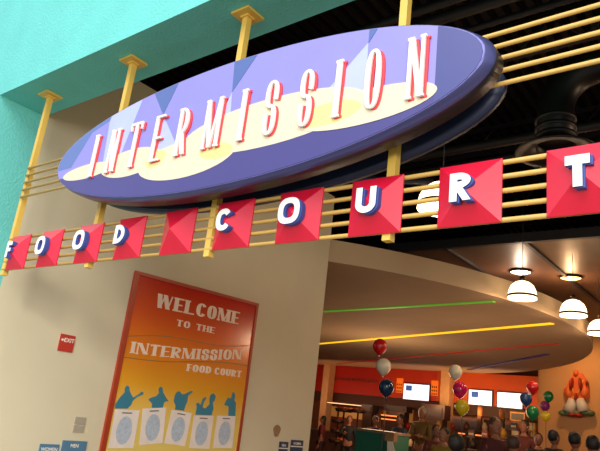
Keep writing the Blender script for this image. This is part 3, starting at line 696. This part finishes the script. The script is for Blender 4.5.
# kitchen wall panels and lit hoods
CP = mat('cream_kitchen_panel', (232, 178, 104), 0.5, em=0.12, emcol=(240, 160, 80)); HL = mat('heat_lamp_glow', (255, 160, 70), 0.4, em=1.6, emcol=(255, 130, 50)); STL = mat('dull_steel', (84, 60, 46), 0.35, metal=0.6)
pa, pb_ = at(384, 412, 22.9), at(413, 402, 22.9)
b = MB(); b.box((pa.x, 22.88, 1.70), (pb_.x, 22.98, 2.19), CP); tag(b.build('kitchen_panel'), 'cream lit wall panel behind the navy balloon', 'wall panel')
pa, pb_ = at(328, 415, 22.9), at(352, 403, 22.9)
b = MB(); b.box((pa.x, 22.88, 1.6), (pb_.x + 0.6, 22.98, 2.02), CP); tag(b.build('kitchen_panel'), 'cream lit wall panel right of the left column', 'wall panel')
for (px, py, wp, lb) in [(391, 420, 1.3, 'under the navy balloon'), (463, 434, 0.3, 'left of the man in maroon'), (481, 436, 0.5, 'beside the man in maroon')]:
    c = at(px, py, 20.45)
    t = thing('heat_lamp', 'glowing orange heat lamp bar over the food, ' + lb, 'heat lamp', (c.x, 20.45, c.z), 'heat lamp bars')
    L_ = wp/2*0.45 + 0.1
    b = MB(); b.box((c.x - L_, 20.35, c.z + 0.03), (c.x + L_, 20.6, c.z + 0.10), STL); b.box((c.x - L_, 20.45, 1.05), (c.x - L_ + 0.03, 20.48, c.z + 0.03), STL); b.box((c.x + L_ - 0.03, 20.45, 1.05), (c.x + L_, 20.48, c.z + 0.03), STL); part('hood', b, t)
    b = MB(); b.box((c.x - L_ + 0.03, 20.37, c.z - 0.01), (c.x + L_ - 0.03, 20.45, c.z + 0.03), HL)
    if wp > 1.2: b.box((c.x - L_ + 0.03, 20.35, c.z + 0.12), (c.x + L_ - 0.03, 20.43, c.z + 0.16), HL)
    part('heating_bar', b, t)
UL = mat('under_shelf_light', (255, 214, 160), 0.4, em=1.1, emcol=(255, 205, 150))
pa, pb_ = at(327.5, 401, 22.0), at(366, 408, 22.0)
sh = thing('wall_shelf', 'long lit shelf under the red band, right of the left column', 'shelf', (pa.x, 22.0, pa.z))
zz = (pa.z + pb_.z)/2
b = MB(); b.box((pa.x, 22.0, zz + 0.02), (pb_.x + 0.5, 22.6, zz + 0.06), STL); b.box((pa.x + 0.2, 22.5, 1.6), (pa.x + 0.24, 22.6, zz + 0.02), STL); part('shelf_board', b, sh)
b = MB(); b.box((pa.x, 22.0, zz - 0.01), (pb_.x + 0.3, 22.04, zz + 0.02), UL); part('shelf_light', b, sh)
# upper display rail with produce baskets
random.seed(3)
FR = [mat('fruit_%s' % n, c_, 0.4) for n, c_ in [('orange', (226, 96, 30)), ('red', (176, 26, 20)), ('yellow', (220, 160, 50)), ('brown', (92, 44, 24)), ('green', (80, 100, 36)), ('dark', (40, 22, 18)), ('cream', (226, 190, 140))]]
FN = ['orange', 'red', 'yellow', 'brown', 'green', 'dark', 'cream']
def tray(px, py, Y, wd, dep, cols, label, zsup):
    c = at(px, py, Y)
    t = thing('food_tray', label, 'tray', (c.x, Y, c.z), 'food trays of the servery')
    b = MB(); z = c.z
    b.lathe([(0.0, 0.0), (wd*0.42, 0.0), (wd*0.5, 0.10), (wd*0.48, 0.10), (wd*0.40, 0.02), (0, 0.02)], (c.x, Y, z), STL, 20); part('tray_dish', b, t)
    b = MB(); b.tube([(c.x, Y, zsup), (c.x, Y, z + 0.001)], 0.03, STL, 8); b.lathe([(0, 0.0), (0.14, 0.0), (0.14, 0.015), (0, 0.02)], (c.x, Y, zsup), STL, 14); part('stand', b, t)
    b = MB()
    for k in range(14):
        a = random.uniform(0, 2*PI); q = wd*0.34*math.sqrt(random.random()); s_ = random.uniform(0.035, 0.06)
        b.ball((c.x + q*math.cos(a), Y + q*math.sin(a), z + 0.07 + random.uniform(0, 0.05)), s_, s_, s_, FR[random.choice(cols)], 8)
    tag(part('food_pile', b, t), kind='stuff')
for px, py, wd, cols, lb in [(344, 412, 0.62, (0, 1), 'wide tray heaped with orange and red food below the left shelf'), (358, 413, 0.5, (0, 1, 2), 'tray of orange food just left of the balloon ribbon'),
                             (338, 423, 0.45, (1, 3, 0), 'brown tray of food, upper of the stepped stack left'), (337, 433, 0.45, (3, 1), 'dark tray of food, middle of the stepped stack left'),
                             (336, 443, 0.5, (3, 0), 'brown tray of food, lowest of the stepped stack left')]:
    tray(px, py, 17.5 - (py - 412)*0.04, wd, 0.3, cols, lb, 0.0)
def box_item(name, cat, px, py, Y, w_, h_, m, label, group=None, zb_=None, lid=True):
    c = at(px, py, Y); b = MB(); z0 = c.z - h_/2
    v = 0.012
    b.box((c.x - w_/2, Y - w_*0.35, z0), (c.x + w_/2, Y + w_*0.35, z0 + h_), m)
    if lid: b.box((c.x - w_/2 - v, Y - w_*0.35 - v, z0 + h_*0.8), (c.x + w_/2 + v, Y + w_*0.35 + v, z0 + h_*0.9), m)
    b.box((c.x - w_*0.3, Y - w_*0.2, 0.0), (c.x + w_*0.3, Y + w_*0.2, z0), STL)
    return tag(b.build(name), label, cat, group)
box_item('basket_stack', 'basket', 391, 437, 10.6, 0.19, 0.16, mat('wicker', (150, 110, 74), 0.7, var=0.2, scale=30), 'stack of pale wicker baskets on a stand right of the green counter')
c = at(391, 446, 9.6); b = MB()
b.prism([(c.x - 0.06, c.z - 0.14), (c.x + 0.10, c.z - 0.14), (c.x + 0.03, c.z + 0.07), (c.x - 0.07, c.z + 0.07)], front(9.6), 0, 0.012, mat('paper_sign', (205, 190, 165), 0.6)); b.box((c.x - 0.02, 9.6, 0), (c.x + 0.02, 9.63, c.z - 0.12), STL)
tag(b.build('paper_sign'), 'slanted white paper sign on a stand near the green counter', 'sign')
# kitchen equipment, pots on the counters
for k, (px, py, w_, h_, col, nm, lb) in enumerate([(398, 409, 1.0, 0.22, (52, 28, 20), 'warming_cabinet', 'dark warming cabinet in front of the cream kitchen panel'),
        (480, 411, 0.16, 0.34, (200, 120, 60), 'steel_canister', 'left copper-coloured canister below the middle menu screen'), (502, 414, 0.18, 0.34, (210, 130, 66), 'steel_canister', 'right copper-coloured canister below the right menu screen'),
        (520, 417, 0.5, 0.3, (170, 110, 50), 'warming_cabinet', 'amber cabinet below the blue balloon'), (470, 424, 1.2, 0.4, (70, 34, 24), 'oven', 'wide dark oven under the yellow balloon'), (436, 412, 0.9, 0.5, (60, 30, 24), 'oven', 'dark oven left of the right column'),
        (508, 427, 0.9, 0.25, (96, 50, 34), 'oven', 'brown oven behind the man in maroon'), (370, 409, 0.5, 0.3, (34, 20, 18), 'oven', 'small black oven below the navy balloon')]):
    YE = {'steel_canister': 20.75, 'warming_cabinet': 22.2 if k == 0 else 22.1, 'oven': 21.6}[nm]; c = at(px, py, YE); m = mat('%s_finish_%d' % (nm, k), col, 0.4, var=0.15); b = MB()
    t = thing(nm, lb, nm.replace('_', ' '), (c.x, YE, c.z))
    if nm == 'steel_canister': b.lathe([(0, -h_/2), (w_/2, -h_/2), (w_/2, h_*0.35), (w_*0.3, h_/2), (0, h_/2)], c, m, 16)
    else: b.box((c.x - w_/2, YE - 0.25, c.z - h_/2), (c.x + w_/2, YE + 0.25, c.z + h_/2), m)
    part('body', b, t)
    b = MB()
    if nm == 'steel_canister': b.ball((c.x, YE, c.z + h_/2), 0.03, 0.03, 0.03, STL, 8); part('lid_knob', b, t)
    else: b.box((c.x - w_*0.4, YE - 0.28, c.z - h_*0.35), (c.x + w_*0.4, YE - 0.25, c.z + h_*0.3), SB); part('door', b, t)
    b = MB(); b.box((c.x - w_*0.4, YE - (0.07 if nm == 'steel_canister' else 0.2), 1.05 if nm == 'steel_canister' else 0.0), (c.x + w_*0.4, YE + (0.07 if nm == 'steel_canister' else 0.2), c.z - h_/2), STL); part('stand', b, t)
# small goods on stands along the counter
ordn = ['first', 'second', 'third', 'fourth', 'fifth', 'sixth', 'seventh', 'eighth', 'ninth', 'tenth']
for row, (py, Y, rn) in enumerate([(426, 19.4, 'back'), (434, 18.2, 'middle'), (443, 17.0, 'front')]):
    for k in range(9):
        px = 406 + k*15.5 + row*3.0 + random.uniform(-2, 2)
        c = at(px, py + random.uniform(-1.5, 1.5), Y + (k % 2)*0.25); ci = random.choice([0, 1, 1, 3, 3, 5, 6, 2, 4, 5]); m = FR[ci]; b = MB(); s_ = random.uniform(0.10, 0.15)
        nm = 'packet' if random.random() < 0.5 else 'jar'; z0 = c.z - s_
        if nm == 'packet': b.box((c.x - s_*0.8, c.y - 0.05, z0), (c.x + s_*0.8, c.y + 0.05, z0 + s_*1.6), m); b.box((c.x - s_*0.7, c.y - 0.055, z0 + s_*0.4), (c.x + s_*0.7, c.y - 0.05, z0 + s_*0.9), FR[6])
        else: b.lathe([(0, 0), (s_*0.6, 0), (s_*0.65, s_*1.2), (s_*0.35, s_*1.6), (s_*0.35, s_*1.9), (0, s_*1.9)], (c.x, c.y, z0), m, 12)
        b.box((c.x - 0.13, c.y - 0.1, z0 - 0.03), (c.x + 0.13, c.y + 0.1, z0), STL); b.box((c.x - 0.03, c.y - 0.03, 0), (c.x + 0.03, c.y + 0.03, z0 - 0.03), STL)
        tag(b.build(nm), '%s %s on a stand in the servery, %s from the left in the %s row' % (FN[ci], nm, ordn[k], rn), nm, 'goods on display in the servery')

# ============================================================ PEOPLE
def person(px, py, Y, face_deg, shirt, pants, hair, label, arms='down', hs=1.0, longhair=False, sleeve='short'):
    """standing figure; (px, py) is the centre of the head, turned face_deg from facing the viewer"""
    hc = at(px, py, Y); H = (hc.z + 0.12)
    k = H / 1.75; X0, Y0 = hc.x, hc.y
    t = thing('person', label, 'person', (X0, Y0, 0)); t.rotation_euler = (0, 0, 0)
    th_ = math.radians(face_deg)
    def T(x_, y_, z_): return Vector((x_*k*math.cos(th_) - y_*k*math.sin(th_), x_*k*math.sin(th_) + y_*k*math.cos(th_), z_*k))
    def skinned(name, verts, edges, rads, m, root=0, sub=1):
        me = bpy.data.meshes.new(name); me.from_pydata([T(*v) for v in verts], edges, []); o = bpy.data.objects.new(name, me); COL.objects.link(o)
        md = o.modifiers.new('skin', 'SKIN'); md.use_smooth_shade = True
        for i, sv in enumerate(me.skin_vertices[0].data): sv.radius = (rads[i][0]*k, rads[i][1]*k) if isinstance(rads[i], tuple) else (rads[i]*k, rads[i]*k); sv.use_root = (i == root)
        s2 = o.modifiers.new('sub', 'SUBSURF'); s2.levels = sub; s2.render_levels = sub
        bpy.context.view_layer.update()
        m2 = bpy.data.meshes.new_from_object(o.evaluated_get(bpy.context.evaluated_depsgraph_get())); bpy.data.objects.remove(o)
        return m2
    if arms == 'front': el, wr = [(0.23, -0.06, 1.12), (-0.23, -0.06, 1.12)], [(0.15, -0.30, 1.16), (-0.15, -0.30, 1.16)]
    elif arms == 'mixed': el, wr = [(0.24, 0.0, 1.12), (-0.25, -0.05, 1.13)], [(0.26, -0.04, 0.86), (-0.12, -0.28, 1.22)]
    else: el, wr = [(0.24, 0.02, 1.12), (-0.24, 0.02, 1.12)], [(0.26, -0.04, 0.87), (-0.26, -0.04, 0.87)]
    V_ = [(0, 0, 0.95), (0, 0, 1.15), (0, 0.0, 1.36), (0, 0, 1.47), (0, -0.01, 1.56),
          (0.16, 0, 1.40), el[0], wr[0], (-0.16, 0, 1.40), el[1], wr[1],
          (0.09, 0, 0.88), (0.10, -0.01, 0.48), (0.10, 0.01, 0.09), (0.10, -0.13, 0.035), (-0.09, 0, 0.88), (-0.10, -0.01, 0.48), (-0.10, 0.01, 0.09), (-0.10, -0.13, 0.035)]
    E_ = [(0,1),(1,2),(2,3),(3,4),(2,5),(5,6),(6,7),(2,8),(8,9),(9,10),(0,11),(11,12),(12,13),(13,14),(0,15),(15,16),(16,17),(17,18)]
    Rr = [(0.13,0.10),(0.12,0.09),(0.12,0.09),0.05,0.05, 0.055,0.042,0.028, 0.055,0.042,0.028, 0.085,0.058,0.04,0.035, 0.085,0.058,0.04,0.035]
    skin = mat('skin_tone', (140, 88, 64), 0.55); eye = mat('eye_dark', (30, 20, 18), 0.3); lip = mat('lip', (150, 70, 60), 0.5)
    me = skinned('body', V_, E_, Rr, skin)
    b = MB(); b.mi(skin); b.bm.from_mesh(me)
    for f_ in b.bm.faces: f_.smooth = True
    HZ = 1.63
    R4 = Matrix.Rotation(th_, 4, 'Z')
    def hb(x_, y_, z_, rx, ry, rz, m, sg=12): b.ball(T(x_, y_, z_), rx*k, ry*k, rz*k, m, sg, R4)
    hb(0, -0.005, HZ, 0.078, 0.095, 0.115, skin, 18); hb(0, -0.02, HZ - 0.06, 0.056, 0.07, 0.058, skin)
    hb(0, -0.102, HZ - 0.012, 0.013, 0.02, 0.024, skin, 8)
    for sx in (-1, 1):
        hb(sx*0.03, -0.088, HZ + 0.012, 0.011, 0.009, 0.008, eye, 8); hb(sx*0.08, 0.0, HZ - 0.005, 0.012, 0.022, 0.032, skin, 8)
        w_ = wr[0] if sx > 0 else wr[1]; e_ = el[0] if sx > 0 else el[1]
        dv = (Vector(w_) - Vector(e_)).normalized()
        pc = Vector(w_) + dv*0.06; b.ball(T(*pc), 0.036*k, 0.032*k, 0.05*k, skin, 10, R4)
        for q in range(4):
            sd = (q - 1.5)*0.017; fl = (0.07, 0.08, 0.076, 0.06)[q]
            base = pc + dv*0.035 + Vector((0, sd, 0)) if abs(dv.z) > 0.7 else pc + dv*0.035 + Vector((sd, 0, 0))
            b.tube([T(*base), T(*(base + dv*fl*0.55)), T(*(base + dv*fl*0.9 + Vector((0, -0.012, -0.015))))], [0.0095*k, 0.009*k, 0.007*k], skin, 6)
        tb = pc - dv*0.02; b.tube([T(*tb), T(*(tb + Vector((-sx*0.02, -0.03, 0.0)) + dv*0.02)), T(*(tb + Vector((-sx*0.018, -0.045, 0)) + dv*0.05))], [0.012*k, 0.010*k, 0.008*k], skin, 6)
    hb(0, -0.092, HZ - 0.055, 0.024, 0.008, 0.007, lip, 8)
    bpy.data.meshes.remove(me)
    def put(mbb, name, lab=None):
        o = mbb.build(name, None, None, recalc=False); o.parent = t
        if lab: o['label'] = lab
        return o
    put(b, 'body')
    # hair
    b = MB(); hm = mat('hair_%s' % hair, {'black': (20, 14, 14), 'brown': (58, 34, 22), 'grey': (150, 140, 126)}[hair], 0.6, var=0.2, scale=30, bump=0.3, bscale=80)
    b.ball(T(0, 0.018, HZ + 0.026), 0.088*k*hs, 0.098*k*hs, 0.105*k*hs, hm, 18, R4)
    if longhair: b.ball(T(0, 0.05, HZ - 0.09), 0.082*k, 0.055*k, 0.15*k, hm, 14, R4)
    put(b, 'hair')
    # shirt with sleeves, trousers
    shirt = tuple(int(x_*0.72) for x_ in shirt); sm = mat('cloth_%d_%d_%d' % shirt, shirt, 0.8, var=0.12, scale=20); pm = mat('cloth_%d_%d_%d' % pants, pants, 0.8, var=0.1, scale=20)
    fr_ = 0.6 if sleeve == 'short' else 0.0
    def lerp(a, c_, q): return tuple(a[i] + (c_[i]-a[i])*q for i in range(3))
    Vs = [(0,0,0.90), (0,0,1.14), (0,0,1.36), (0,0,1.45), (0.165,0,1.40), (-0.165,0,1.40)]
    Es = [(0,1),(1,2),(2,3),(2,4),(2,5)]; Rs = [(0.16,0.12),(0.14,0.11),(0.145,0.11),0.07,0.075,0.075]
    for q, s_ in ((0, 4), (1, 5)):
        Vs.append(lerp(Vs[s_], el[q], 0.95) if sleeve == 'short' else el[q]); Es.append((s_, len(Vs)-1)); Rs.append(0.058)
        if sleeve != 'short': Vs.append(lerp(el[q], wr[q], 0.95)); Es.append((len(Vs)-2, len(Vs)-1)); Rs.append(0.042)
    me = skinned('shirt', Vs, Es, Rs, sm); me.materials.clear(); me.materials.append(sm)
    o = bpy.data.objects.new('shirt', me); COL.objects.link(o); o.parent = t
    Vp = [(0,0,0.98),(0.09,0,0.86),(0.10,-0.01,0.48),(0.10,0.01,0.10),(-0.09,0,0.86),(-0.10,-0.01,0.48),(-0.10,0.01,0.10)]
    me = skinned('trousers', Vp, [(0,1),(1,2),(2,3),(0,4),(4,5),(5,6)], [(0.15,0.115),0.10,0.075,0.062,0.10,0.075,0.062], pm); me.materials.clear(); me.materials.append(pm)
    o = bpy.data.objects.new('trousers', me); COL.objects.link(o); o.parent = t
    return t
PEOPLE = [
 (323, 420, 15.5, -60, (150, 34, 44), (60, 30, 34), 'black', 'person in a red shirt with black hair, beside the end of the beige wall', 'down', 1.0, True, 'short'),
 (349.5, 420, 15.2, 30, (20, 16, 18), (30, 24, 24), 'brown', 'person in black clothes left of the green counter', 'mixed', 1.0, False, 'long'),
 (375, 421, 13.8, 10, (96, 22, 22), (24, 18, 20), 'black', 'person in dark red behind the green counter', 'front', 1.0, False, 'long'),
 (400, 419.5, 13.2, -20, (74, 76, 88), (40, 36, 40), 'black', 'person in a grey-blue shirt right of the left balloon bunch', 'down', 1.0, False, 'short'),
 (422.5, 412.5, 14.0, 0, (130, 96, 34), (70, 40, 30), 'grey', 'grey-haired person in a yellow-brown top near the middle of the servery', 'front', 1.05, False, 'long'),
 (436.5, 432, 10.2, 40, (140, 50, 44), (40, 30, 30), 'brown', 'person in a red-brown shirt left of the right column', 'front', 1.0, False, 'short'),
 (443.5, 436, 8.9, 0, (160, 124, 26), (60, 50, 40), 'black', 'short person in a yellow shirt below the right column', 'down', 1.0, False, 'short'),
 (457, 447, 6.6, 170, (40, 22, 24), (30, 24, 26), 'black', 'person with a big dark head of hair seen from behind, under the yellow balloon', 'down', 1.15, False, 'short'),
 (495.5, 426, 9.0, 55, (98, 22, 24), (40, 24, 26), 'brown', 'man in a maroon jacket reaching to the right, under the menu screens', 'front', 1.0, False, 'long'),
 (524, 426, 13.4, -10, (120, 40, 30), (40, 24, 26), 'black', 'dark-haired person in a rust shirt below the green balloon', 'down', 1.0, False, 'short'),
 (538, 440, 12.0, 20, (60, 30, 30), (40, 24, 26), 'black', 'short person in dark brown below and right of the green balloon', 'down', 1.0, False, 'short'),
 (554, 438, 10.9, 150, (44, 26, 24), (40, 24, 26), 'black', 'dark-haired person in dark clothes left of the red-shirted one on the right', 'down', 1.0, False, 'short'),
 (575, 441, 9.7, 170, (176, 30, 34), (40, 24, 26), 'black', 'black-haired person in a bright red shirt below the relief figure', 'down', 1.0, False, 'short'),
 (593, 446, 8.5, 190, (48, 26, 24), (40, 24, 26), 'black', 'dark-haired person at the right edge of the crowd', 'down', 1.0, False, 'short'),
 (514, 446, 7.9, 180, (168, 32, 26), (40, 24, 26), 'brown', 'brown-haired person in a scarlet shirt in front of the man in maroon', 'down', 1.0, False, 'short'),
]
for p in PEOPLE: person(*p)
